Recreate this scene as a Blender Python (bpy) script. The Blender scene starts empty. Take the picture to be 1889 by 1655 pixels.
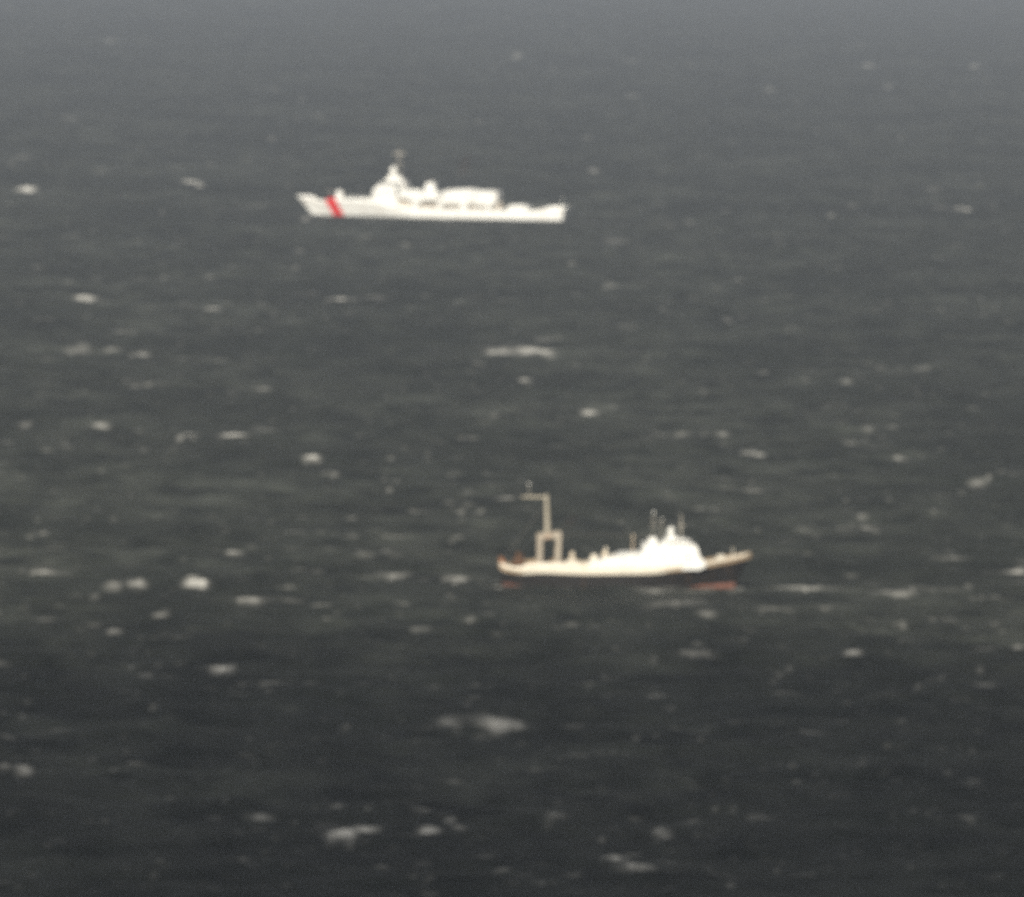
import bpy, bmesh, math, random
import numpy as np
from mathutils import Matrix, Vector, noise as mnoise

R = math.radians
random.seed(7)
rng = np.random.default_rng(11)
sc = bpy.context.scene
col = sc.collection

# ------------------------------------------------------------------ camera
PW, PH = 1889.0, 1655.0          # photograph size
FPX = 20000.0                    # focal length in photograph pixels
CAM_Z = 113.5
PITCH = math.atan((PH / 2 + 291.0) / FPX)
ROLL = R(1.05)
cam = bpy.data.cameras.new('camera')
cam_ob = bpy.data.objects.new('camera', cam)
col.objects.link(cam_ob)
cam.sensor_fit = 'HORIZONTAL'
cam.sensor_width = 36.0
cam.lens = 36.0 * FPX / PW
cam.clip_start = 1.0
cam.clip_end = 90000.0
CAM_M = Matrix.Rotation(R(90) - PITCH, 4, 'X') @ Matrix.Rotation(ROLL, 4, 'Z')
cam_ob.matrix_world = Matrix.Translation((0, 0, CAM_Z)) @ CAM_M
cam.dof.use_dof = True           # a long lens slightly out of focus
cam.dof.focus_distance = 300.0
cam.dof.aperture_fstop = 1.38
sc.camera = cam_ob
sc.cycles.use_denoising = False
sc.cycles.max_bounces = 5
sc.cycles.volume_bounces = 1

# ------------------------------------------------------------------ sky, sun, exposure
SUN_EL, SUN_AZ = R(27), R(193)    # azimuth clockwise from +Y (the view): behind the camera, to the left
world = bpy.data.worlds.new("World")
sc.world = world
world.use_nodes = True
wt = world.node_tree
bg = wt.nodes['Background']
sky = wt.nodes.new('ShaderNodeTexSky')
sky.sky_type = 'NISHITA'
sky.sun_disc = False
sky.sun_elevation = SUN_EL
sky.sun_rotation = SUN_AZ
sky.air_density = 1.0
sky.dust_density = 3.0
sky.ozone_density = 1.0
hs = wt.nodes.new('ShaderNodeHueSaturation')
hs.inputs['Saturation'].default_value = 0.05
wt.links.new(sky.outputs[0], hs.inputs['Color'])
wt.links.new(hs.outputs[0], bg.inputs['Color'])
bg.inputs['Strength'].default_value = 0.05
sun = bpy.data.lights.new('sun', 'SUN')
sun.energy = 5.0
sun.angle = R(0.5)
sun.color = (1.0, 0.93, 0.80)
sun_ob = bpy.data.objects.new('sun', sun)
col.objects.link(sun_ob)
sd = Vector((math.sin(SUN_AZ) * math.cos(SUN_EL), math.cos(SUN_AZ) * math.cos(SUN_EL), math.sin(SUN_EL)))
sun_ob.rotation_euler = sd.to_track_quat('Z', 'Y').to_euler()
sun_ob.location = sd * 500
sc.view_settings.view_transform = 'Standard'
sc.view_settings.look = 'None'
sc.view_settings.gamma = 1.0
sc.view_settings.use_curve_mapping = False
sc.view_settings.exposure = 0.33

# ------------------------------------------------------------------ helpers
ROT = CAM_M.to_3x3()
CP = Vector((0, 0, CAM_Z))
def ray(px, py):
    return (ROT @ Vector(((px - PW / 2) / FPX, (PH / 2 - py) / FPX, -1.0))).normalized()
def sea_point(px, py, z=0.0):
    d = ray(px, py)
    return CP + d * ((z - CAM_Z) / d.z)

def tag(o, label=None, cat=None, kind=None, group=None):
    if label: o['label'] = label
    if cat: o['category'] = cat
    if kind: o['kind'] = kind
    if group: o['group'] = group
    return o

def mat(name, color, rough=0.6, metal=0.0, vary=0.12, scale=0.6, stain=None, stain_amt=0.0):
    m = bpy.data.materials.new(name); m.use_nodes = True
    nt = m.node_tree; b = nt.nodes['Principled BSDF']
    b.inputs['Roughness'].default_value = rough
    b.inputs['Metallic'].default_value = metal
    tc = nt.nodes.new('ShaderNodeTexCoord')
    mp = nt.nodes.new('ShaderNodeMapping'); mp.inputs['Scale'].default_value = (scale, scale, scale * 0.35)
    n = nt.nodes.new('ShaderNodeTexNoise'); n.inputs['Detail'].default_value = 6; n.inputs['Scale'].default_value = 1.0
    nt.links.new(tc.outputs['Object'], mp.inputs[0]); nt.links.new(mp.outputs[0], n.inputs['Vector'])
    mx = nt.nodes.new('ShaderNodeMix'); mx.data_type = 'RGBA'
    c2 = tuple(c * (1 - vary * 2) for c in color)
    mx.inputs['A'].default_value = (*color, 1); mx.inputs['B'].default_value = (*c2, 1)
    rp = nt.nodes.new('ShaderNodeMapRange'); rp.inputs['From Min'].default_value = 0.42; rp.inputs['From Max'].default_value = 0.68
    nt.links.new(n.outputs[0], rp.inputs[0]); nt.links.new(rp.outputs[0], mx.inputs['Factor'])
    out = mx.outputs['Result']
    if stain:
        n2 = nt.nodes.new('ShaderNodeTexNoise'); n2.inputs['Detail'].default_value = 5; n2.inputs['Scale'].default_value = 1.0
        mp2 = nt.nodes.new('ShaderNodeMapping'); mp2.inputs['Scale'].default_value = (0.9, 0.9, 0.12); mp2.inputs['Location'].default_value = (3, 9, 1)
        nt.links.new(tc.outputs['Object'], mp2.inputs[0]); nt.links.new(mp2.outputs[0], n2.inputs['Vector'])
        r2 = nt.nodes.new('ShaderNodeMapRange'); r2.inputs['From Min'].default_value = 0.55; r2.inputs['From Max'].default_value = 0.72; r2.inputs['To Max'].default_value = stain_amt
        nt.links.new(n2.outputs[0], r2.inputs[0])
        m2 = nt.nodes.new('ShaderNodeMix'); m2.data_type = 'RGBA'
        nt.links.new(r2.outputs[0], m2.inputs['Factor']); nt.links.new(out, m2.inputs['A']); m2.inputs['B'].default_value = (*stain, 1)
        out = m2.outputs['Result']
    nt.links.new(out, b.inputs['Base Color'])
    return m

WHITE = mat('white_paint', (0.75, 0.75, 0.72), 0.45, vary=0.04, stain=(0.45, 0.30, 0.18), stain_amt=0.25)
CREAM = mat('weathered_cream_paint', (0.62, 0.54, 0.42), 0.6, vary=0.10, stain=(0.32, 0.17, 0.08), stain_amt=0.6)
HULLWHITE = mat('white_bulwark_paint', (0.66, 0.61, 0.51), 0.55, vary=0.06, stain=(0.40, 0.26, 0.15), stain_amt=0.35)
BLACK = mat('black_hull_paint', (0.010, 0.009, 0.008), 0.85, vary=0.1, stain=(0.08, 0.045, 0.02), stain_amt=0.5)
BOOT = mat('red_bottom_paint', (0.25, 0.115, 0.085), 0.7, vary=0.15, stain=(0.20, 0.09, 0.05), stain_amt=0.6)
RED = mat('red_stripe_paint', (0.62, 0.018, 0.012), 0.5, vary=0.03)
GREY = mat('grey_mast_paint', (0.30, 0.28, 0.24), 0.5)
GREY2 = mat('buff_grey_mast_paint', (0.33, 0.30, 0.235), 0.6)
DECKG = mat('grey_deck_paint', (0.22, 0.22, 0.21), 0.8)
WOODD = mat('worn_deck', (0.30, 0.22, 0.14), 0.85, stain=(0.15, 0.08, 0.04), stain_amt=0.6)
BUFF = mat('buff_gantry_paint', (0.36, 0.315, 0.25), 0.6, stain=(0.28, 0.13, 0.06), stain_amt=0.6)
RUST = mat('rust_brown', (0.30, 0.13, 0.055), 0.9, vary=0.3, scale=1.5)
NETM = mat('brown_netting', (0.14, 0.075, 0.04), 0.95, vary=0.4, scale=3.0)
GLASS = mat('dark_window_glass', (0.03, 0.035, 0.04), 0.1, vary=0.0)
DARK = mat('dark_opening', (0.10, 0.09, 0.08), 0.8)
WIRE = mat('steel_wire', (0.12, 0.11, 0.10), 0.6, metal=0.3)

class MB:
    def __init__(s): s.bm = bmesh.new(); s.mats = []
    def mi(s, m):
        if m not in s.mats: s.mats.append(m)
        return s.mats.index(m)
    def prism(s, poly, y0, y1, m, taper=0.0):
        """poly: (X,Z) outline extruded from y0 to y1; taper draws the upper points inward."""
        k = s.mi(m); zmin = min(p[1] for p in poly)
        a = [s.bm.verts.new((x, y0 + taper * (z - zmin), z)) for x, z in poly]
        b = [s.bm.verts.new((x, y1 - taper * (z - zmin), z)) for x, z in poly]
        n = len(poly); fs = [s.bm.faces.new(a), s.bm.faces.new(b[::-1])]
        for i in range(n): fs.append(s.bm.faces.new((a[i], b[i], b[(i + 1) % n], a[(i + 1) % n])))
        for f in fs: f.material_index = k
        return s
    def box(s, x0, x1, y0, y1, z0, z1, m):
        return s.prism([(x0, z0), (x1, z0), (x1, z1), (x0, z1)], y0, y1, m)
    def tube(s, p, q, r0, m, r1=None, n=10):
        k = s.mi(m); p, q = Vector(p), Vector(q); r1 = r0 if r1 is None else r1
        d = (q - p).normalized(); u = d.orthogonal().normalized(); w = d.cross(u)
        A = [s.bm.verts.new(p + (u * math.cos(t) + w * math.sin(t)) * r0) for t in [2 * math.pi * i / n for i in range(n)]]
        B = [s.bm.verts.new(q + (u * math.cos(t) + w * math.sin(t)) * r1) for t in [2 * math.pi * i / n for i in range(n)]]
        fs = [s.bm.faces.new(A[::-1]), s.bm.faces.new(B)]
        for i in range(n): fs.append(s.bm.faces.new((A[i], A[(i + 1) % n], B[(i + 1) % n], B[i])))
        for f in fs: f.material_index = k
        return s
    def ball(s, c, r, m, sz=(1, 1, 1)):
        k = s.mi(m)
        res = bmesh.ops.create_uvsphere(s.bm, u_segments=16, v_segments=10, radius=r, matrix=Matrix.Translation(c) @ Matrix.Diagonal((*sz, 1)))
        for v in res['verts']:
            for f in v.link_faces: f.material_index = k; f.smooth = True
        return s
    def build(s, name, parent=None, bevel=0.0, label=None):
        bmesh.ops.recalc_face_normals(s.bm, faces=s.bm.faces)
        me = bpy.data.meshes.new(name); s.bm.to_mesh(me); s.bm.free()
        for m in s.mats: me.materials.append(m)
        o = bpy.data.objects.new(name, me); col.objects.link(o)
        if parent: o.parent = parent
        if bevel:
            b = o.modifiers.new('bevel', 'BEVEL'); b.width = bevel; b.segments = 2; b.limit_method = 'ANGLE'
        if label: o['label'] = label
        return o

class Ship:
    """Frame of a ship: X along the hull (to the right of the picture), Y away from the camera, Z up."""
    def __init__(s, wl_left, wl_right, beam, name):
        a, b = sea_point(*wl_left), sea_point(*wl_right)
        s.ex = (b - a).normalized(); s.ey = Vector((-s.ex.y, s.ex.x, 0)); s.L = (b - a).length; s.B = beam
        s.org = (a + b) / 2 + s.ey * beam / 2
        s.root = bpy.data.objects.new(name, None); col.objects.link(s.root)
        s.root.location = s.org; s.root.rotation_euler = (0, 0, math.atan2(s.ex.y, s.ex.x))
        print(name, 'L', s.L, 'yaw', math.degrees(math.atan2(s.ex.y, s.ex.x)), 'dist', s.org.length)
    def at(s, px, py, y=0.0):
        """local (X,Z) of the photograph's point on the vertical plane at local Y=y"""
        d = ray(px, py); o = s.org + s.ey * y
        t = (o - CP).dot(s.ey) / d.dot(s.ey); p = CP + d * t
        return ((p - s.org).dot(s.ex), p.z)
    def poly(s, pts, y=0.0): return [s.at(px, py, y) for px, py in pts]

def interp(x, pts):
    xs = [p[0] for p in pts]; ys = [p[1] for p in pts]
    return float(np.interp(x, xs, ys))

def loft_hull(stem, transom, zlev_fn, half_fn, deck_fn, wall_t, matfn, deckmat, ns=60):
    """stem(z), transom(z): X ends; zlev_fn(x)->list of z from keel to top; half_fn(s,zf,z); deck_fn(x)->deck z"""
    mb = MB(); bm = mb.bm; rows = []
    for i in range(ns + 1):
        s = i / ns; s = 0.5 - 0.5 * math.cos(math.pi * s) * (0.35 + 0.65 * 1) if False else s
        xm = stem(2.0) + s * (transom(2.0) - stem(2.0))
        levs = zlev_fn(xm); top = levs[-1]; side = []
        for z in levs:
            x = stem(z) + s * (transom(z) - stem(z))
            side.append((x, max(0.02, half_fn(s, z, top)), z))
        dz = deck_fn(xm, top)
        x, h, z = side[-1]
        hi = max(0.01, h - wall_t)
        side.append((x, hi, z)); side.append((x, max(0.008, hi - 0.02), dz)); side.append((x, 0.0, dz + 0.05))
        near = [bm.verts.new((x, -h, z)) for x, h, z in side]
        far = [bm.verts.new((x, h, z)) for x, h, z in side[:-1]]
        rows.append((near, far, levs))
    nl = len(rows[0][2])
    def add(vs, m):
        try:
            f = bm.faces.new(vs); f.material_index = mb.mi(m); return f
        except ValueError: return None
    for i in range(ns):
        (n0, f0, l0), (n1, f1, l1) = rows[i], rows[i + 1]
        for j in range(len(n0) - 1):
            m = matfn(j, nl) if j < nl else deckmat
            f = add((n0[j], n1[j], n1[j + 1], n0[j + 1]), m)
            if f and j < nl - 1: f.smooth = True
            a = f0[j + 1] if j + 1 < len(f0) else n0[j + 1]; b = f1[j + 1] if j + 1 < len(f1) else n1[j + 1]
            f = add((f0[j], a, b, f1[j]), m)
            if f and j < nl - 1: f.smooth = True
        add((n0[0], f0[0], f1[0], n1[0]), matfn(0, nl))
    for r, rev in ((rows[0], False), (rows[-1], True)):
        n, f, l = r
        for j in range(len(n) - 2):
            if j >= nl: continue
            m = matfn(min(j, nl - 2), nl)
            add((n[j], n[j + 1], f[j + 1], f[j]), m)
        add((n[nl], n[nl + 1], n[nl + 2], f[nl + 1], f[nl]), deckmat)
    bmesh.ops.remove_doubles(bm, verts=bm.verts, dist=0.004)
    return mb

# ------------------------------------------------------------------ waves
WIND = R(-96)
waves = []
for i in range(110):
    lam = 5.0 * (60.0 / 5.0) ** rng.random()
    k = 2 * math.pi / lam
    th = WIND + rng.normal(0, 0.62)
    amp = 0.0100 * lam ** 0.62 * math.exp(-(lam / 55.0) ** 4) * (0.5 + rng.random())
    waves.append((k * math.cos(th), k * math.sin(th), amp, rng.random() * 6.283, lam))
def wave_z(x, y, fade=1.0):
    z = np.zeros_like(x)
    for kx, ky, a, p, lam in waves:
        z += a * np.sin(kx * x + ky * y + p)
    return z * fade
def wave_pt(x, y): return float(wave_z(np.array([x]), np.array([y]))[0])

LEE = [((927.0, 1082.0), (1355.0, 1088.5), 8.4), ((567.5, 396.5), (1035.0, 408.0), 11.6)]
def calm(x, y):
    """the hulls flatten the sea right beside them"""
    f = np.ones_like(x)
    for wl, wr, beam in LEE:
        a, b = sea_point(*wl), sea_point(*wr); ex = (b - a).normalized(); c = (a + b) / 2; L = (b - a).length
        u = (x - c.x) * ex.x + (y - c.y) * ex.y; v = -(x - c.x) * ex.y + (y - c.y) * ex.x - beam / 2
        d = np.hypot(np.maximum(np.abs(u) - L / 2, 0), np.maximum(np.abs(v + 6) - beam - 6, 0))
        f = np.minimum(f, np.clip(0.15 + d / 45.0, 0, 1))
    return f

# whitecaps seen in the photograph: x, y, width, height (photo pixels), strength
CAPS = [(157,548,42,10,.9),(264,513,34,7,.45),(302,511,14,6,.5),(387,513,16,7,.5),(396,566,32,7,.6),(345,565,40,4,.25),(410,594,24,7,.4),
(232,611,60,7,.35),(259,651,38,9,.65),(205,649,40,6,.25),(144,649,50,14,.15),(149,630,20,8,.2),(271,712,90,5,.3),(200,723,14,8,.2),
(487,716,36,10,.25),(185,788,36,10,.4),(259,801,18,8,.2),(348,802,40,11,.7),(430,801,54,11,.85),(322,828,14,10,.3),(573,853,34,12,.85),
(10,436,28,6,.25),(132,435,44,7,.25),(128,411,16,6,.2),(479,422,10,8,.2),(552,461,18,6,.35),(546,494,14,6,.3),(477,441,18,7,.15),
(555,563,16,5,.25),(629,549,62,10,.65),(695,544,50,10,.2),(945,552,70,6,.25),(871,546,70,5,.15),(705,515,26,8,.2),(1123,525,22,10,.35),
(925,647,64,11,.5),(990,646,80,13,.75),(1013,625,60,8,.2),(970,701,24,10,.7),(1089,756,32,10,.6),(1081,822,50,8,.35),(1104,821,14,8,.3),
(1172,819,12,8,.25),(1216,801,44,8,.25),(790,856,12,7,.2),(708,886,10,7,.25),(749,451,22,8,.2),(674,442,30,7,.2),(1135,444,50,10,.2),
(796,596,20,8,.15),(912,761,16,16,.15),(1465,610,22,10,.5),(1340,591,20,8,.2),(1562,700,22,13,.5),(1551,749,32,10,.6),(1487,695,24,12,.2),
(1704,683,32,9,.35),(1659,688,20,8,.25),(1688,719,18,8,.2),(1386,832,44,10,.8),(1570,815,30,9,.35),(1606,798,20,10,.2),(1661,841,22,10,.35),
(1389,903,44,9,.45),(1334,901,18,7,.35),(1309,937,50,7,.35),(1803,900,40,9,.3),(1329,800,40,8,.25),(1260,805,50,8,.2),(1865,871,50,9,.2),
(1255,955,14,8,.3),(1295,731,20,7,.2),(1774,381,30,8,.85),(1734,384,40,6,.3),(1798,120,18,7,.55),(1880,106,16,7,.6),(1602,120,22,8,.4),
(1590,85,10,6,.3),(1165,172,24,10,.45),(1146,153,14,8,.25),(1421,166,20,7,.35),(1534,395,16,8,.35),(1640,162,16,6,.25),(1096,311,22,9,.3),
(1162,110,40,8,.2),(1830,17,8,4,.5),(1821,147,10,5,.25),(1630,349,18,6,.3),(1720,349,40,6,.3),(1809,341,16,6,.25),(1807,216,20,4,.25),
(1021,123,14,7,.25),(48,349,38,9,.95),(355,335,30,8,.9),(186,313,36,6,.3),(125,217,36,6,.35),(313,376,14,6,.35),(501,254,14,6,.3),
(505,162,20,7,.25),(564,142,16,6,.25),(18,13,22,6,.3),(203,71,24,4,.2),(22,301,16,5,.25),(85,301,12,6,.2),(388,303,20,4,.2),(474,376,40,5,.2),
(800,14,24,6,.35),(955,103,18,9,.4),(434,1016,36,12,.5),(360,1066,44,15,.85),(459,1110,52,14,.45),(597,981,26,8,.2),(673,1018,30,11,.3),
(719,1021,26,8,.3),(728,1062,54,13,.4),(840,1069,46,14,.45),(866,907,30,6,.35),(860,939,22,9,.4),(412,1227,40,15,.9),(503,1258,66,9,.3),
(572,1262,20,10,.3),(775,1157,30,12,.25),(862,1146,22,12,.25),(550,1055,30,8,.2),(935,919,24,9,.7),(1469,1020,60,8,.4),(1430,1020,30,6,.3),
(1480,1078,100,11,.6),(1659,1089,60,13,.55),(1734,1085,80,6,.25),(1524,1118,28,9,.3),(1430,1129,80,8,.2),(1750,1028,60,9,.3),
(1881,1052,60,11,.6),(1837,1114,24,9,.25),(1574,1220,26,15,.5),(1283,1222,70,12,.25),(1289,1194,20,10,.2),(1449,1277,60,9,.2),
(1212,1282,40,10,.25),(1817,1261,50,10,.25),(1881,1192,24,13,.35),(1817,1195,40,9,.2),(1798,1447,30,12,.25),(1780,1506,24,18,.4),
(1222,1534,32,12,.3),(1279,1518,24,8,.2),(1130,1594,44,16,.7),(1183,1594,48,14,.6),(930,1333,80,28,.5),(826,1330,44,20,.25),
(989,1423,26,12,.3),(622,1486,24,9,.35),(630,1530,64,34,.55),(674,1530,50,16,.5),(793,1531,44,18,.7),(830,1513,22,12,.45),(845,1534,26,13,.4),
(1028,1506,40,16,.55),(793,1494,60,8,.2),(481,1509,50,14,.25),(443,1578,36,12,.2),(704,1596,26,14,.2),(926,1604,28,12,.2),(722,1318,60,8,.2),
(837,1444,26,8,.2),(80,1052,44,16,.35),(208,1074,30,18,.25),(253,1079,30,16,.3),(293,1136,24,11,.45),(307,1120,18,8,.25),(211,1171,34,10,.35),
(243,1233,32,12,.45),(265,1243,18,12,.25),(47,1411,34,18,.3),(7,1411,24,16,.3),(84,1144,40,10,.2),(80,980,20,14,.15),(309,1306,20,10,.15),
(1225,902,20,7,.4),(1600,983,50,7,.35),(1555,975,30,6,.25),(1055,1153,24,8,.2),(1120,1250,16,9,.25),(1665,250,16,6,.15),(1245,1108,110,16,.16),
(1060,405,20,5,.35),(1110,410,80,4,.18),(1240,420,140,4,.10),(1450,428,160,4,.08),(566,400,18,6,.8),(1358,1091,22,8,.6),(920,1083,16,8,.5),(600,399,40,4,.3),(700,403,60,4,.2),(830,407,60,4,.2),
(940,409,50,4,.2),(560,398,14,5,.35),(1200,1092,60,8,.3),(1230,1081,34,9,.45),(1160,1083,30,7,.3),(1290,1090,60,7,.3),(1365,1092,16,8,.4),(1100,1084,26,7,.25),(965,1084,24,7,.25),(1012,1083,20,6,.3),(915,1077,16,8,.3)]

def build_sea():
    # columns: fine inside the view's fan, wider outside it; rows: fine where the camera looks
    tin = np.linspace(-0.07, 0.07, 601)
    tout = np.array([0.08, 0.1, 0.14, 0.2, 0.3, 0.45, 0.7, 1.0])      # last ones are shares of the way to the edge
    EDGE = 22000.0
    ys = [-6000, -3000, -1200, -300, 100, 400, 600, 750, 850, 920, 970, 1000]
    y = 1010.0
    while y < 9000:
        ys.append(y); y *= 1.00105
    ys += [9300, 9800, 10500, 11500, 13000, 15500, 19000, 24000, 30000, 40000]
    ys = np.array(ys); ye = np.maximum(ys, 700.0)
    cols = []
    for s in tout[::-1]: cols.append(-(0.07 * ye + (s - 0.07) / 0.93 * (EDGE - 0.07 * ye)) if s > 0.3 else -s * ye)
    for t in tin: cols.append(t * ye)
    for s in tout: cols.append(0.07 * ye + (s - 0.07) / 0.93 * (EDGE - 0.07 * ye) if s > 0.3 else s * ye)
    X = np.stack(cols, 1); Y = np.repeat(ys[:, None], X.shape[1], 1)
    nr, nc = X.shape
    fade = np.clip((ys - 600) / 400, 0, 1) * np.clip((13000 - ys) / 4000, 0, 1)
    tc = np.abs(X / ye[:, None]); tf = np.clip((0.3 - tc) / 0.2, 0, 1)
    F = fade[:, None] * tf
    F = F * calm(X, Y)
    Z = wave_z(X, Y) * F
    gust = np.zeros_like(Z)
    foam = np.zeros_like(Z)
    caps = []
    def add(px, py, w, h, st, k=0.0, dz=0.0): caps.append((px, py, w, h, st, k, dz))
    for px, py, w, h, st in CAPS:          # each breaking crest: an uneven row of clumps with a thin trail
        st *= 1.15 * (1.2 if py > 1280 else 1.0)
        if w < 34: w, h = w * 1.2, h * 0.85
        n = max(1, int(round(w / (13.0 if py < 1280 else 24.0)))); D_ = sea_point(px, py).y; big = max(min(0.8, max(0.12, (h - 3) / (FPX / D_) * 0.4)), 1.3 * min(1, max(0, (D_ - 2000) / 1800)))
        add(px, py, w * 0.9, max(4, h * 0.6), st * (0.75 if n > 1 else 0.95), big, big * 0.8)
        for i in range(n if n > 1 else 0):
            f = (i + rng.random()) / n - 0.5
            add(px + f * w * 0.85, py + rng.normal(0, 0.07) * h, rng.uniform(0.5, 1.3) * w / n + 5, h * rng.uniform(0.4, 0.75), st * rng.uniform(0.3, 0.9) * (1 - 0.5 * abs(f)), 0.0, big * 0.7)
        for i in range(2):
            add(px + rng.normal(0, 0.55) * w, py + rng.normal(0, 0.35) * h, rng.uniform(0.5, 1.2) * w, h * 0.5, st * rng.uniform(0.06, 0.22))
    for i in range(3600):                  # small flecks between them
        px = rng.uniform(-700, 2600); py = 1655 * rng.random() - 10
        sc_ = (py + 291) / 1946.0
        big = rng.random() ** 3
        add(px, py, (6 + 42 * big * rng.random()) * (0.45 + 0.6 * sc_), rng.uniform(4, 6) * (0.6 + 0.7 * sc_), 0.04 + 0.24 * rng.random() ** 3.5)
    for px, py, w, h, st, hb, dz in caps:
        z = 0.6
        for _ in range(4):
            p = sea_point(px, py + h * 0.15, z); z = wave_pt(p.x, p.y) + dz
        D = p.y; ppm = FPX / D; ppd = FPX * CAM_Z / D ** 2
        rx = max(0.4, (w - 4) / 2 / ppm) * 1.1
        ry = max(0.8, min(18.0, (h - 3) * 0.42 / ppd))
        c0, c1 = np.searchsorted(ys, [D - 3 * ry - 8, D + 3 * ry + 8])
        if c1 <= c0: continue
        t = p.x / D; a0, a1 = np.searchsorted(tin, [t - 3.0 * rx / D, t + 3.0 * rx / D]); a0 += len(tout); a1 += len(tout)
        if a1 <= a0: continue
        xx = X[c0:c1, a0:a1] - p.x; yy = Y[c0:c1, a0:a1] - p.y
        yy = yy - rng.normal(0, 0.15) * ry * (xx / rx) ** 2 - rng.normal(0, .15) * ry * xx / rx
        r2 = (xx / rx) ** 2
        if hb: Z[c0:c1, a0:a1] += hb * np.exp(-r2 * 0.8) * np.exp(-(yy / max(min(ry, 3.0), 0.0014 * D)) ** 2) * F[c0:c1, a0:a1]
        g = np.exp(-(r2 ** 1.2) * 1.2) * np.exp(-np.abs(yy / ry) ** 2)
        foam[c0:c1, a0:a1] = foam[c0:c1, a0:a1] + st * g * (1 - foam[c0:c1, a0:a1] * 0.8)
    # the sea that laps up the middle of the fishing vessel's side
    for px, py, w, hgt in ((1075, 1089, 210, .75), (1180, 1090, 150, .6), (985, 1087, 70, .5)):
        p = sea_point(px, py, .3); D = p.y
        Z += hgt * np.exp(-((X - p.x) / (w / 2 / (FPX / D))) ** 4) * np.exp(-((Y - D) / 3.5) ** 2)
    # steep sides of the waves sharpened a little
    Z = Z + 0.06 * Z * np.abs(Z)
    verts = np.stack([X, Y, Z], 2).reshape(-1, 3).astype(np.float32)
    idx = np.arange(nr * nc).reshape(nr, nc)
    q = np.stack([idx[:-1, :-1], idx[:-1, 1:], idx[1:, 1:], idx[1:, :-1]], -1).reshape(-1, 4)
    me = bpy.data.meshes.new('sea')
    me.vertices.add(len(verts)); me.vertices.foreach_set('co', verts.ravel())
    me.loops.add(q.size); me.loops.foreach_set('vertex_index', q.ravel().astype(np.int32))
    me.polygons.add(len(q)); me.polygons.foreach_set('loop_start', np.arange(0, q.size, 4, dtype=np.int32))
    me.polygons.foreach_set('use_smooth', np.ones(len(q), bool))
    at = me.attributes.new('foam', 'FLOAT', 'POINT'); at.data.foreach_set('value', foam.ravel().astype(np.float32))
    me.update(calc_edges=True); me.validate()
    o = bpy.data.objects.new('sea', me); col.objects.link(o)
    tag(o, 'dark wind-blown sea with scattered whitecaps', kind='structure')
    return o

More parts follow.
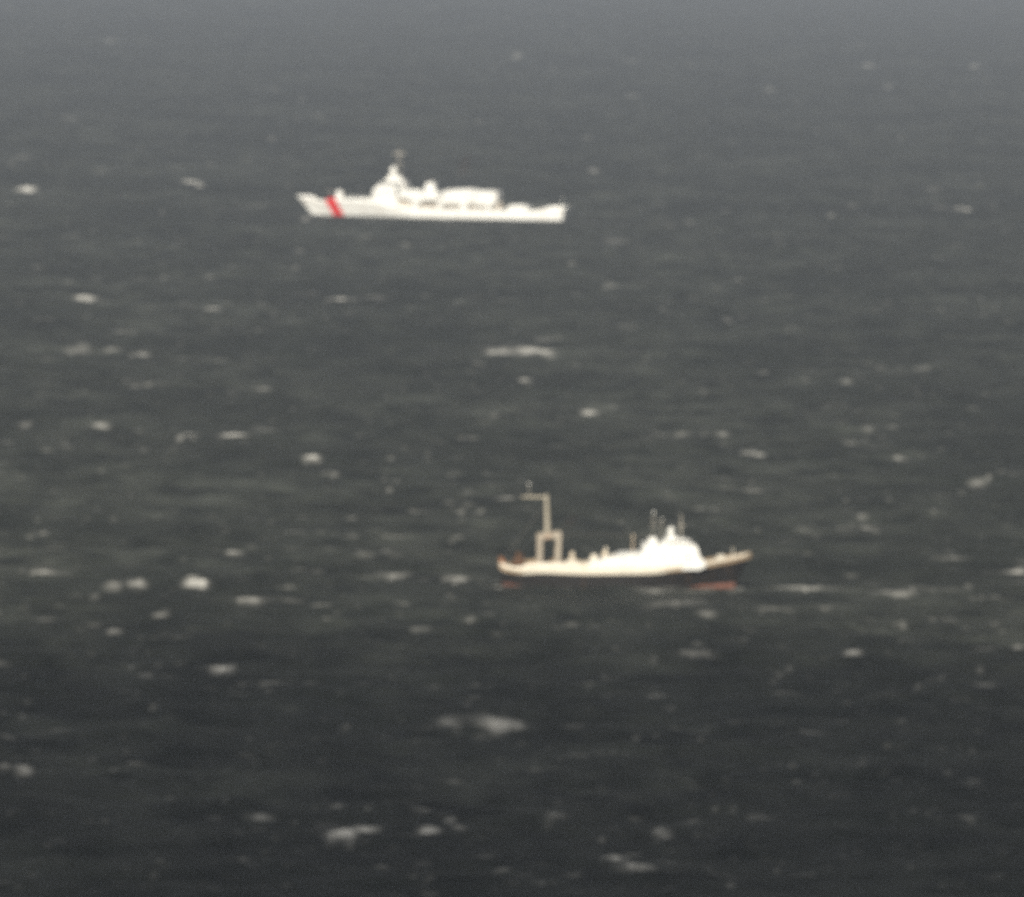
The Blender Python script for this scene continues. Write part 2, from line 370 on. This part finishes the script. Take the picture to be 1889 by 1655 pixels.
def sea_material():
    m = bpy.data.materials.new('sea_water'); m.use_nodes = True
    nt = m.node_tree; L = nt.links; N = nt.nodes; b = N['Principled BSDF']
    b.inputs['Base Color'].default_value = (0.006, 0.006, 0.004, 1)
    b.inputs['IOR'].default_value = 1.333
    b.inputs['Specular IOR Level'].default_value = 0.25
    b.inputs['Roughness'].default_value = 0.64
    tc = N.new('ShaderNodeTexCoord')
    def nz(scale, sx, sy, det, rough=0.6):
        mp = N.new('ShaderNodeMapping'); mp.inputs['Scale'].default_value = (sx, sy, 1)
        n = N.new('ShaderNodeTexNoise'); n.inputs['Scale'].default_value = scale; n.inputs['Detail'].default_value = det
        n.inputs['Roughness'].default_value = rough
        L.new(tc.outputs['Object'], mp.inputs[0]); L.new(mp.outputs[0], n.inputs['Vector']); return n.outputs[0]
    n1 = nz(0.35, 0.55, 1.0, 6, 0.65)
    bp = N.new('ShaderNodeBump'); bp.inputs['Strength'].default_value = 1.0; bp.inputs['Distance'].default_value = 1.8
    n3 = nz(0.035, 1.0, 0.35, 4, 0.6)
    mr = N.new('ShaderNodeMapRange'); mr.inputs['From Min'].default_value = 0.35; mr.inputs['From Max'].default_value = 0.65
    mr.inputs['To Min'].default_value = 1.2; mr.inputs['To Max'].default_value = 4.2
    L.new(n3, mr.inputs[0]); L.new(mr.outputs[0], bp.inputs['Distance'])      # gusts roughen the water in patches
    L.new(n1, bp.inputs['Height']); L.new(bp.outputs[0], b.inputs['Normal'])
    # cloudy, aerated water in drifting patches
    def rng_(x, a, c, lo, hi):
        q = N.new('ShaderNodeMapRange'); q.inputs['From Min'].default_value = a; q.inputs['From Max'].default_value = c
        q.inputs['To Min'].default_value = lo; q.inputs['To Max'].default_value = hi; L.new(x, q.inputs[0]); return q.outputs[0]
    def mth(op, x, y_):
        q = N.new('ShaderNodeMath'); q.operation = op
        for i, v in enumerate((x, y_)):
            if isinstance(v, (int, float)): q.inputs[i].default_value = v
            else: L.new(v, q.inputs[i])
        return q.outputs[0]
    na = rng_(nz(0.11, 0.8, 0.38, 5, 0.62), 0.36, 0.66, 0.0, 1.0)
    nb = rng_(nz(0.016, 1.0, 0.45, 3, 0.5), 0.36, 0.64, 0.25, 1.0)
    patch = mth('MULTIPLY', na, nb)
    cm = N.new('ShaderNodeMix'); cm.data_type = 'RGBA'; L.new(patch, cm.inputs['Factor'])
    cm.inputs['A'].default_value = (0.018, 0.022, 0.019, 1); cm.inputs['B'].default_value = (0.078, 0.086, 0.074, 1)
    L.new(cm.outputs['Result'], b.inputs['Base Color'])
    fleck = mth('MULTIPLY', rng_(nz(0.33, 0.5, 0.55, 3, 0.55), 0.62, 0.80, 0.0, 0.38), rng_(nz(0.03, 1, .6, 2, .5), 0.45, 0.6, 0.0, 1.0))
    # foam
    at = N.new('ShaderNodeAttribute'); at.attribute_name = 'foam'
    n2 = nz(0.8, 0.6, 0.5, 6, 0.7)
    ma = N.new('ShaderNodeMath'); ma.operation = 'MULTIPLY_ADD'; L.new(n2, ma.inputs[0]); ma.inputs[1].default_value = 3.0; ma.inputs[2].default_value = -0.5
    mu = N.new('ShaderNodeMath'); mu.operation = 'MULTIPLY'; mu.use_clamp = True; L.new(at.outputs['Fac'], mu.inputs[0]); L.new(ma.outputs[0], mu.inputs[1])
    fd = N.new('ShaderNodeBsdfDiffuse'); fd.inputs['Color'].default_value = (0.78, 0.77, 0.72, 1)
    mx = N.new('ShaderNodeMixShader'); L.new(mth('MAXIMUM', mu.outputs[0], fleck), mx.inputs[0]); L.new(b.outputs[0], mx.inputs[1]); L.new(fd.outputs[0], mx.inputs[2])
    L.new(mx.outputs[0], N['Material Output'].inputs['Surface'])
    return m

sea = build_sea()
sea.data.materials.append(sea_material())

# ------------------------------------------------------------------ haze
hb = MB(); hb.box(-24000, 24000, -7000, 42000, -4.0, 135.0, WHITE)
haze = hb.build('haze')
haze.data.materials.clear()
hm = bpy.data.materials.new('pale_sea_haze'); hm.use_nodes = True
hn = hm.node_tree; hn.nodes.remove(hn.nodes['Principled BSDF'])
pv = hn.nodes.new('ShaderNodeVolumePrincipled')
pv.inputs['Color'].default_value = (0.77, 0.85, 1.0, 1)
pv.inputs['Density'].default_value = 0.000105
pv.inputs['Anisotropy'].default_value = 0.2
hn.links.new(pv.outputs[0], hn.nodes['Material Output'].inputs['Volume'])
haze.data.materials.append(hm)
tag(haze, 'thin pale haze over the sea', kind='stuff')

# ------------------------------------------------------------------ unseen vapour mass, added to keep the sun off the nearest water
def build_added_shade_cloud():
    alt, R0 = 1500.0, 1650.0
    cx, cy = 0 + sd.x / sd.z * alt, -330 + sd.y / sd.z * alt
    bm = bmesh.new(); bmesh.ops.create_icosphere(bm, subdivisions=5, radius=1)
    for v in bm.verts:
        n = mnoise.noise(v.co * 2.2) * .16 + mnoise.noise(v.co * 5) * .05
        c = v.co * (1 + n); v.co = Vector((cx + c.x * R0, cy + c.y * R0, alt + c.z * 520))
    me = bpy.data.meshes.new('added_shade_cloud'); bm.to_mesh(me); bm.free()
    m = bpy.data.materials.new('added_shade_cloud_vapour'); m.use_nodes = True; nt = m.node_tree; nt.nodes.remove(nt.nodes['Principled BSDF'])
    v = nt.nodes.new('ShaderNodeVolumePrincipled'); v.inputs['Color'].default_value = (.95, .95, .95, 1); v.inputs['Density'].default_value = 0.0017
    nt.links.new(v.outputs[0], nt.nodes['Material Output'].inputs['Volume']); me.materials.append(m)
    o = bpy.data.objects.new('added_shade_cloud', me); col.objects.link(o); tag(o, 'unseen grey vapour added to shade the nearest water', kind='structure')
build_added_shade_cloud()

# ------------------------------------------------------------------ the white patrol cutter
def build_cutter():
    S = Ship((567.5, 396.5), (1035.0, 408.0), 11.6, 'patrol_cutter')
    r = S.root
    tag(r, 'long white patrol ship with slanted red stripe near its bow, heading left', 'ship')
    H = S.B / 2
    yn = -H * 0.6
    P = lambda x, y, d=yn: S.at(x, y, d)
    sheer_px = [(543.5,361),(560,361.3),(585,361.5),(593,370.5),(612,370.5),(616,366),(650,366.5),(690,369),(735,380),(765,383),(810,385),(900,387),(930,388.5),(985,389.5),(1001,388),(1006,381.5),(1042,383)]
    sheer = [P(x, y) for x, y in sheer_px]
    bowx, bowz = sheer[0]
    wlx, _ = P(567.5, 399.0, -H)
    tx = P(1037, 400, -H)[0]
    stem = lambda z: wlx + (bowx - wlx) * (z / bowz if z > 0 else z / bowz * 0.6)
    trans = lambda z: tx + 0.12 * z
    def levels(x):
        top = interp(x, sheer)
        return [-2.5, -1.2, 0.0] + [top * f for f in (0.2, 0.4, 0.6, 0.8, 1.0)]
    def half(s, z, top):
        zf = max(0.0, min(1.0, z / max(top, 1)))
        deckb = min(1.0, (s / 0.30) ** 0.62) if s < 0.30 else 1.0
        wlb = min(1.0, (s / 0.42) ** 0.95) if s < 0.42 else 1.0
        aft = 1 - 0.16 * max(0, (s - 0.6) / 0.4) ** 2
        b = (wlb + (deckb - wlb) * zf) * aft
        if z < 0: b *= (1 + z / 4.2)
        return H * b
    deckf = lambda x, top: top - 0.15 if -10 < x < 22 else top - 0.5
    mb = loft_hull(stem, trans, levels, half, deckf, 0.25, lambda j, nl: WHITE, DECKG, ns=90)
    hull = mb.build('hull', r)
    # the stripe is paint: a slanted band in the hull's own material
    x0t, z0 = P(596.0, 370, -H); x1t, _ = P(615, 370, -H); x0b, zb = P(610.5, 399.5, -H); x1b, _ = P(634, 399.5, -H)
    hmat = WHITE.copy(); hmat.name = 'white_hull_with_red_stripe'
    nt = hmat.node_tree; b = nt.nodes['Principled BSDF']; prev = b.inputs['Base Color'].links[0].from_socket
    tc = nt.nodes.new('ShaderNodeTexCoord'); sp = nt.nodes.new('ShaderNodeSeparateXYZ'); nt.links.new(tc.outputs['Object'], sp.inputs[0])
    k = (x0b - x0t) / (zb - z0)
    def M(op, a, c, clamp=False):
        n = nt.nodes.new('ShaderNodeMath'); n.operation = op; n.use_clamp = clamp
        for i, v in enumerate((a, c)):
            if isinstance(v, (int, float)): n.inputs[i].default_value = v
            else: nt.links.new(v, n.inputs[i])
        return n.outputs[0]
    q = M('SUBTRACT', sp.outputs['X'], M('MULTIPLY', M('SUBTRACT', sp.outputs['Z'], zb), k))
    inb = M('MULTIPLY', M('GREATER_THAN', q, x0b), M('LESS_THAN', q, (x1b + x1t - (x0t - x0b)) / 2))
    mm = nt.nodes.new('ShaderNodeMix'); mm.data_type = 'RGBA'; nt.links.new(inb, mm.inputs['Factor']); nt.links.new(prev, mm.inputs['A']); mm.inputs['B'].default_value = (0.62, 0.016, 0.012, 1)
    nt.links.new(mm.outputs['Result'], b.inputs['Base Color'])
    hull.data.materials.clear(); hull.data.materials.append(hmat); hull.data.materials.append(DECKG)
    # foredeck house
    def slab(name, pts, y0, y1, m=WHITE, taper=0.0, parent=r, bevel=0.12, d=None):
        mb = MB(); mb.prism(S.poly(pts, y0 if d is None else d), y0, y1, m, taper); return mb.build(name, parent, bevel)
    slab('foredeck_house', [(640,372),(640,366),(690,366),(690,374)], -3.6, 3.6)
    # gun turret
    cx, cz = P(626.5, 356.5, 0); bx, bz = P(626.5, 367, 0)
    mb = MB(); mb.ball((cx, 0, cz - 0.15), 1.25, WHITE, (1, 1, 0.95)); mb.tube((cx, 0, bz - 0.8), (cx, 0, cz - 0.2), 1.45, WHITE, 1.15, 18)
    t = mb.build('gun_turret', r)
    mb = MB(); mb.tube((cx - 0.9, 0, cz + 0.1), (cx - 4.2, 0, cz + 0.7), 0.12, GREY, 0.09); mb.build('gun_barrel', t)
    # bridge superstructure
    br = slab('bridge_house', [(687,373),(687,352),(692,345),(700,341),(727,341),(730,352),(733,368),(737,384),(690,382)], -4.6, 4.6, taper=0.03)
    slab('bridge_house', [(698,345),(700,336.5),(708,334),(744,334.5),(748,343),(748,346),(730,346)], -4.0, 4.0)
    slab('wheelhouse_top', [(709,336),(714,327),(720,322),(734,323.5),(742,331),(743,336)], -2.3, 2.3)
    slab('bridge_house', [(736,366),(735,348),(750,348),(757,355),(764,357),(764,367)], -4.6, 4.6)
    for i in range(7):
        x, z = S.at(702 + i * 5.6, 338.6, -4.0)
        mb = MB(); mb.box(x, x + 0.72, -4.06, -4.0, z - 0.5, z + 0.5, GLASS); mb.build('window', r)
    for i in range(5):
        x, z = S.at(692 + i * 7, 356, -4.45)
        mb = MB(); mb.tube((x, -4.7, z), (x, -4.2, z), 0.2, GLASS); mb.build('porthole', r)
    # fire control dome
    dx, dz = S.at(726, 315.5, 0)
    mb = MB(); mb.ball((dx, 0, dz), 1.15, WHITE, (1, 1, 1.25)); mb.tube((dx, 0, dz - 2.4), (dx, 0, dz - 0.8), 0.8, WHITE); mb.build('radar_dome', r)
    # mast
    mx, mt = S.at(736.5, 278, 0); _, mbz = S.at(737, 326, 0); _, yz = S.at(736, 283.5, 0)
    mb = MB()
    for sx, sy in ((-.9, -.8), (-.9, .8), (.9, 0)):
        mb.tube((mx + sx, sy, mbz - 0.5), (mx + sx * .25, sy * .25, yz), 0.11, GREY, 0.08)
    for f in (0.2, 0.4, 0.6, 0.8):
        z = mbz + (yz - mbz) * f; g = 1 - 0.75 * f
        pts = [(mx - .9 * g, -.8 * g, z), (mx - .9 * g, .8 * g, z), (mx + .9 * g, 0, z)]
        for i in range(3): mb.tube(pts[i], pts[(i + 1) % 3], 0.06, GREY)
    mb.tube((mx, 0, yz - .2), (mx, 0, mt + 1.2), 0.09, GREY)
    mast = mb.build('mast', r)
    mb = MB(); mb.box(mx - 1.7, mx + 1.7, -0.35, 0.35, yz - 0.3, yz + 0.3, GREY); mb.tube((mx, 0, yz - .7), (mx, 0, yz), .2, GREY); mb.build('radar_antenna', mast, 0.05)
    zz = yz - 3.0
    mb = MB(); mb.tube((mx, -3.2, zz), (mx, 3.2, zz), 0.07, GREY); mb.tube((mx - 1.4, 0, zz), (mx + 1.4, 0, zz), 0.07, GREY); mb.build('yardarm', mast)
    # midships: boat deck carried on piers above set-back walls
    slab('lower_deckhouse', [(733,384),(733,367),(926,375),(920,391)], -1.6, 1.6, mat('shade_tinted_deckhouse_cream', (0.70, 0.62, 0.52), 0.6))  # this wall's cream tone carries some of the recess shade
    slab('upper_deckhouse', [(752,371),(754,356),(764,353.5),(808,354),(811,360),(812,373)], -5.1, 5.1)
    for a, c in ((762, 772), (806, 815), (848, 861), (896, 903)):
        slab('pier', [(a, 388), (a, 370), (c, 370), (c, 389)], -5.0, -1.6, bevel=0.05)
    slab('funnel', [(783,356),(785,338),(801,336),(803,356)], -2.2, 2.2)
    mb = MB()
    fx, fz = S.at(793, 336.5, 0)
    for s in (-.7, .7): MB().tube((fx + s, 0, fz - .4), (fx + s, 0, fz + .9), .35, DARK).build('exhaust_pipe', r)
    slab('small_deckhouse', [(753,358),(757,350),(776,351),(776,357)], -3.6, 3.6)
    slab('hangar', [(814,376),(815,358),(822,351),(868,348.5),(876,352),(876,376)], -4.9, 4.9)
    slab('hangar_door_housing', [(876.5,378),(876.5,352),(914,353),(917,357),(917,372),(908,380)], -4.7, 4.7)
    # small boats on davits
    for px in (795, ):
        a, z = S.at(px - 14, 365, -5.4); c, _ = S.at(px + 14, 365, -5.4)
        mb = MB(); mb.ball(((a + c) / 2, -5.5, z - .3), 1.0, WHITE, ((c - a) / 2, 0.75, 0.6)); bt = mb.build('lifeboat', r)
        for x in (a + .6, c - .6):
            mb = MB(); mb.tube((x, -4.4, z - 2), (x, -5.0, z + 1.4), .1, GREY); mb.tube((x, -5.0, z + 1.4), (x, -5.6, z + 1.2), .09, GREY); mb.build('davit', r)
    # flight deck and what stands on it
    slab('aft_deckhouse', [(933,392),(935,382),(941,378.5),(966,378.5),(973,383),(976,392)], -3.6, 3.6, bevel=0.3)
    # railings
    def rail(pts, y, name='railing'):
        mb = MB(); q = [S.at(x, yy, y) for x, yy in pts]
        for (x0, z0), (x1, z1) in zip(q, q[1:]):
            for hgt in (1.0, .55): mb.tube((x0, y, z0 + hgt), (x1, y, z1 + hgt), .035, WHITE, n=6)
            n = max(1, int((x1 - x0) / 1.8))
            for i in range(n + 1):
                f = i / n; mb.tube((x0 + (x1 - x0) * f, y, z0 + (z1 - z0) * f - .1), (x0 + (x1 - x0) * f, y, z0 + (z1 - z0) * f + 1.0), .035, WHITE, n=6)
        mb.build(name, r)
    rail([(640, 366.5), (688, 369)], -4.7)
    rail([(905, 388), (1000, 389.5)], -5.4)
    rail([(735, 381), (905, 387.5)], -5.7)
    mb = MB(); fx, fz = S.at(1033, 383, 0); mb.tube((fx, 0, fz - 1), (fx + .8, 0, fz + 3.2), .06, WHITE); mb.build('flagstaff', r)
    return S
cutter = build_cutter()

# ------------------------------------------------------------------ the black and white fishing vessel
def build_trawler():
    S = Ship((927.0, 1082.0), (1355.0, 1088.5), 8.4, 'fishing_vessel')
    r = S.root
    tag(r, 'black hulled fishing vessel with white deckhouse and tall stern gantry, heading right', 'ship')
    H = S.B / 2
    P = lambda x, y, d=-H * 0.9: S.at(x, y, d)
    top = [P(*p) for p in [(921,1034),(930,1040),(945,1045.5),(962,1046),(970,1041),(990,1038),(1040,1037),(1070,1038.5),(1080,1044),(1180,1045),(1260,1041.5),(1300,1035.5),(1340,1027.5),(1386,1016.5)]]
    low = [P(*p) for p in [(921,1052),(935,1056),(950,1059),(970,1059),(1000,1057),(1040,1058.5),(1080,1060),(1200,1059),(1250,1054),(1303,1045),(1340,1039),(1386,1028.5)]]
    bz = P(1355, 1078.5, -H)[1]
    redt = [(P(925,1070)[0], .45), (P(945,1070)[0], 0.35), (P(965,1070)[0], -0.35), (P(1250,1070)[0], -0.35), (P(1300,1070)[0], .55), (P(1360,1070)[0], bz)]
    tipx, tipz = P(1386, 1017.5, 0); wx, _ = P(1355, 1088, 0)
    sx, _ = P(928, 1082, -H * .7); stx, stz = P(921.5, 1034, -H * .7)
    bow = lambda z: wx + (tipx - wx) * ((max(z, 0) / tipz) ** 1.15 if z > 0 else 0) + (z * 0.5 if z < 0 else 0)
    stern = lambda z: sx + (stx - sx) * (max(z, 0) / stz) ** 0.8 + (-z * 0.8 if z < 0 else 0)
    def levels(x):
        t = interp(x, top); l = min(interp(x, low), t - .3); rr = interp(x, redt)
        return [-2.4, -1.0, rr * .3, rr, rr + (l - rr) * .33, rr + (l - rr) * .66, l, l + (t - l) * .5, t]
    def half(s, z, tp):       # s = 0 at stern, 1 at bow
        zf = max(0.0, min(1.0, z / max(tp, 1)))
        sb = 1 - s
        deckb = min(1.0, (sb / 0.27) ** 0.6) if sb < .27 else 1.0
        wlb = min(1.0, (sb / 0.42) ** 0.95) if sb < .42 else 1.0
        aft_d = 0.80 + 0.20 * min(1, s / .12) ** .6
        aft_w = 0.45 + 0.55 * min(1, s / .22) ** .7
        b = (wlb * aft_w) + (deckb * aft_d - wlb * aft_w) * zf ** .8
        if z < 0: b *= (1 + z / 3.4)
        return H * b
    deckf = lambda x, t: t - 1.0
    def mf(j, nl):
        return BOOT if j < 3 else (BLACK if j < 6 else HULLWHITE)
    mb = loft_hull(stern, bow, levels, half, deckf, .18, mf, WOODD, ns=80)
    mb.build('hull', r)
    # rubbing strake and bulwark stains
    def slab(name, pts, y0, y1, m=WHITE, taper=0.0, bevel=0.08, parent=r):
        mb = MB(); mb.prism(S.poly(pts, y0), y0, y1, m, taper); return mb.build(name, parent, bevel)
    slab('deckhouse', [(1084,1052),(1085,1040),(1112,1034),(1300,1034),(1303,1046),(1290,1052)], -H + .25, H - .25)
    slab('deckhouse', [(1108,1041),(1114,1031),(1140,1027),(1146,1022.5),(1186,1021),(1288,1019),(1298,1037)], -H + .45, H - .45)
    slab('deckhouse', [(1186,1024),(1187,1008),(1190,1004),(1278,1003),(1286,1008),(1291,1022)], -3.3, 3.3)
    slab('wheelhouse', [(1223,1006),(1225,997),(1240,994.5),(1264,995.5),(1278,999.5),(1282,1006)], -2.8, 2.8)
    slab('wheelhouse_top', [(1231,998),(1232,986),(1244,986.5),(1250,997)], -1.7, 1.7)
    slab('funnel', [(1195,1008),(1198,992),(1211,992),(1213,1008)], -1.5, 1.5)
    for i in range(6):
        x, z = S.at(1232 + i * 8.3, 1001, -2.8)
        mb = MB(); mb.box(x, x + .42, -2.86, -2.79, z - .22, z + .22, GLASS); mb.build('window', r)
    for i in range(6):
        x, z = S.at(1150 + i * 24, 1029, -H + .45)
        mb = MB(); mb.tube((x, -H + .4, z), (x, -H + .6, z), .17, GLASS); mb.build('porthole', r)
    # satellite dome
    x, z = S.at(1238, 979, 0); mb = MB(); mb.ball((x, 0, z), .55, WHITE, (1, 1, 1.1)); mb.tube((x, 0, z - 1.2), (x, 0, z - .3), .3, WHITE); mb.build('satellite_dome', r)
    # masts on the house
    def pole(name, px, y0p, y1p, rad, yoff=0.0, m=GREY, cross=None, topball=0):
        x, z1 = S.at(px, y0p, yoff); _, z0 = S.at(px, y1p, yoff)
        mb = MB(); mb.tube((x, yoff, z0), (x, yoff, z1), rad, m, rad * .7)
        if cross:
            for f, w in cross: mb.tube((x - w, yoff, z0 + (z1 - z0) * f), (x + w, yoff, z0 + (z1 - z0) * f), rad * .8, m)
        if topball: mb.ball((x, yoff, z1), topball, WHITE)
        return mb.build(name, r)
    pole('radar_mast', 1206, 946, 990, .07, 0, GREY, [(.45, .6), (.7, .45)], .2)
    pole('aerial', 1221, 958, 992, .08, .6, GREY, [(.8, .35)], .15)
    pole('mast', 1257, 950, 990, .17, 0, GREY, [(.5, .5)])
    pole('vent_post', 1168, 986, 1020, .09, 0, CREAM, [(.9, .3)])
    pole('vent_post', 1118, 1010, 1034, .28, -1, HULLWHITE)
    # stern gantry
    g = MB()
    xs = [S.at(p, 1010, -1.5)[0] for p in (996.5, 1030)]
    zt = [S.at(996, 990.5, -1.5)[1], S.at(1030, 986, -1.5)[1]]; zb = S.at(1000, 1046, -1.5)[1] - .5
    gan = bpy.data.objects.new('stern_gantry', None)
    legs = []
    for i, (x, z) in enumerate(zip(xs, zt)):
        for y in (-1.5, 1.5):
            mb = MB(); mb.box(x - .36, x + .36, y - .3, y + .3, zb, z, BUFF); legs.append((mb, 'gantry_leg'))
    x0, x1 = xs
    mb = MB(); 
    for y in (-1.5, 1.5): mb.prism([(x0 - .42, zt[0] - .45), (x1 + .42, zt[1] - .45), (x1 + .42, zt[1] + .4), (x0 - .42, zt[0] + .35)], y - .33, y + .33, BUFF)
    for x, z in zip(xs, zt): mb.box(x - .3, x + .3, -1.15, 1.15, z - .35, z + .2, BUFF)
    beam = mb.build('gantry_beam', r, .04)
    for mbx, nm in legs: mbx.build(nm, r, .03)
    mx0, mz0 = S.at(1010.5, 990, 0); mx1, mz1 = S.at(1008, 912, 0)
    mb = MB(); mb.tube((mx0 , 0, mz0 - .6), ((mx0 + mx1) / 2, 0, (mz0 + mz1) / 2), .52, GREY2, .38, 14); mb.tube(((mx0 + mx1) / 2, 0, (mz0 + mz1) / 2), (mx1, 0, mz1), .38, GREY2, .28, 14)
    mast = mb.build('gantry_mast', r)
    ax, az = S.at(962, 917, 0)
    mb = MB(); mb.tube((mx1 + .3, 0, mz1 - .45), (ax, 0, az), .22, GREY2, .2); mb.build('boom', mast)
    tx, tz = S.at(976, 893, 0); mb = MB(); mb.tube((tx, 0, az), (tx, 0, tz), .07, GREY); mb.ball((tx, 0, tz), .18, WHITE); mb.build('aerial', mast)
    # rigging
    fx, fz = S.at(1228, 990, 0); ex, ez = S.at(925, 1034, 0)
    mb = MB()
    for a, c in (((mx1, 0, mz1 - 1.5), (ex, -1.5, ez)), ((mx1, 0, mz1 - 1.5), (ex, 1.5, ez)), ((x1, -1.5, zt[1]), (fx, -.5, fz)), ((x1, 1.5, zt[1]), (fx, .5, fz))):
        mb.tube(a, c, .018, WIRE, n=6)
    mb.build('rigging', r)
    # hatch, winch, small gear on the working deck
    slab('winch', [(1046,1046),(1046,1034),(1066,1034),(1066,1046)], -1.6, 1.6, HULLWHITE)
    slab('hatch_coaming', [(1070,1050),(1071,1039),(1088,1037),(1088,1050)], -2.2, 2.2, CREAM)
    for i, (px, w, hh, m) in enumerate(((1096, 7, 9, HULLWHITE), (1116, 5, 18, CREAM), (1131, 8, 7, HULLWHITE), (1056, 4, 16, CREAM), (1150, 5, 12, HULLWHITE), (1168, 9, 6, CREAM))):
        slab('deck_locker', [(px - w, 1042), (px - w * .8, 1030 - hh * .6), (px + w * .7, 1029 - hh * .7), (px + w, 1042)], -1.2 - .3 * (i % 2), .8, m)
    slab('stern_post', [(922,1044),(922.5,1029),(930,1031),(934,1044)], -2.6, 2.6, RUST)
    # foredeck
    pole('bow_mast', 1352, 1010, 1032, .10, 0, HULLWHITE)
    slab('windlass', [(1322,1034),(1323,1026),(1336,1024),(1337,1032)], -1.2, 1.2, HULLWHITE)
    return S
trawler = build_trawler()

# heap of net at the stern
def net_pile():
    S = trawler
    x, z = S.at(957, 1036, 0); x0, _ = S.at(944, 1040, 0); x1, _ = S.at(970, 1040, 0)
    _, zb = S.at(957, 1050, 0)
    bm = bmesh.new(); bmesh.ops.create_icosphere(bm, subdivisions=4, radius=1)
    ht = S.at(957, 1021, 0)[1] - zb + .2
    for v in bm.verts:
        n = mnoise.noise(v.co * 2.3) * .28 + mnoise.noise(v.co * 6) * .1
        c = v.co * (1 + n)
        v.co = Vector((c.x * (x1 - x0) / 2, c.y * 2.2, max(-0.05, c.z) * ht))
    me = bpy.data.meshes.new('net_pile'); bm.to_mesh(me); bm.free(); me.materials.append(NETM)
    o = bpy.data.objects.new('net_pile', me); col.objects.link(o)
    o.matrix_world = S.root.matrix_basis @ Matrix.Translation((x, 0, zb - .2))
    tag(o, 'brown heap of fishing gear on the stern deck of the black hulled vessel', 'net')
net_pile()

# thin exhaust smoke over the two funnels
def smoke(px, py0, py1, wpx, S, dens, label):
    x, z1 = S.at(px, py0, 0); _, z0 = S.at(px, py1, 0); w = (S.at(px + wpx, py0, 0)[0] - x)
    bm = bmesh.new(); bmesh.ops.create_icosphere(bm, subdivisions=4, radius=1)
    for v in bm.verts:
        n = mnoise.noise(v.co * 1.8 + Vector((px, 0, 0))) * .35 + mnoise.noise(v.co * 4) * .12
        c = v.co * (1 + n); v.co = Vector((c.x * w + c.z * w * .5, c.y * w, c.z * (z1 - z0) / 2))
    me = bpy.data.meshes.new('exhaust_smoke'); bm.to_mesh(me); bm.free()
    m = bpy.data.materials.new('brown_smoke'); m.use_nodes = True; nt = m.node_tree; nt.nodes.remove(nt.nodes['Principled BSDF'])
    v = nt.nodes.new('ShaderNodeVolumePrincipled'); v.inputs['Color'].default_value = (.12, .10, .09, 1); v.inputs['Density'].default_value = dens
    nt.links.new(v.outputs[0], nt.nodes['Material Output'].inputs['Volume']); me.materials.append(m)
    o = bpy.data.objects.new('exhaust_smoke', me); col.objects.link(o)
    o.matrix_world = S.root.matrix_basis @ Matrix.Translation((x, 0, (z0 + z1) / 2))
    tag(o, label, kind='stuff')
smoke(857, 283, 330, 9, cutter, 0.25, 'faint dark smoke above the middle of the white patrol ship')
smoke(1052, 948, 978, 12, trawler, 0.16, 'faint brown smoke beside the mast of the black hulled vessel')
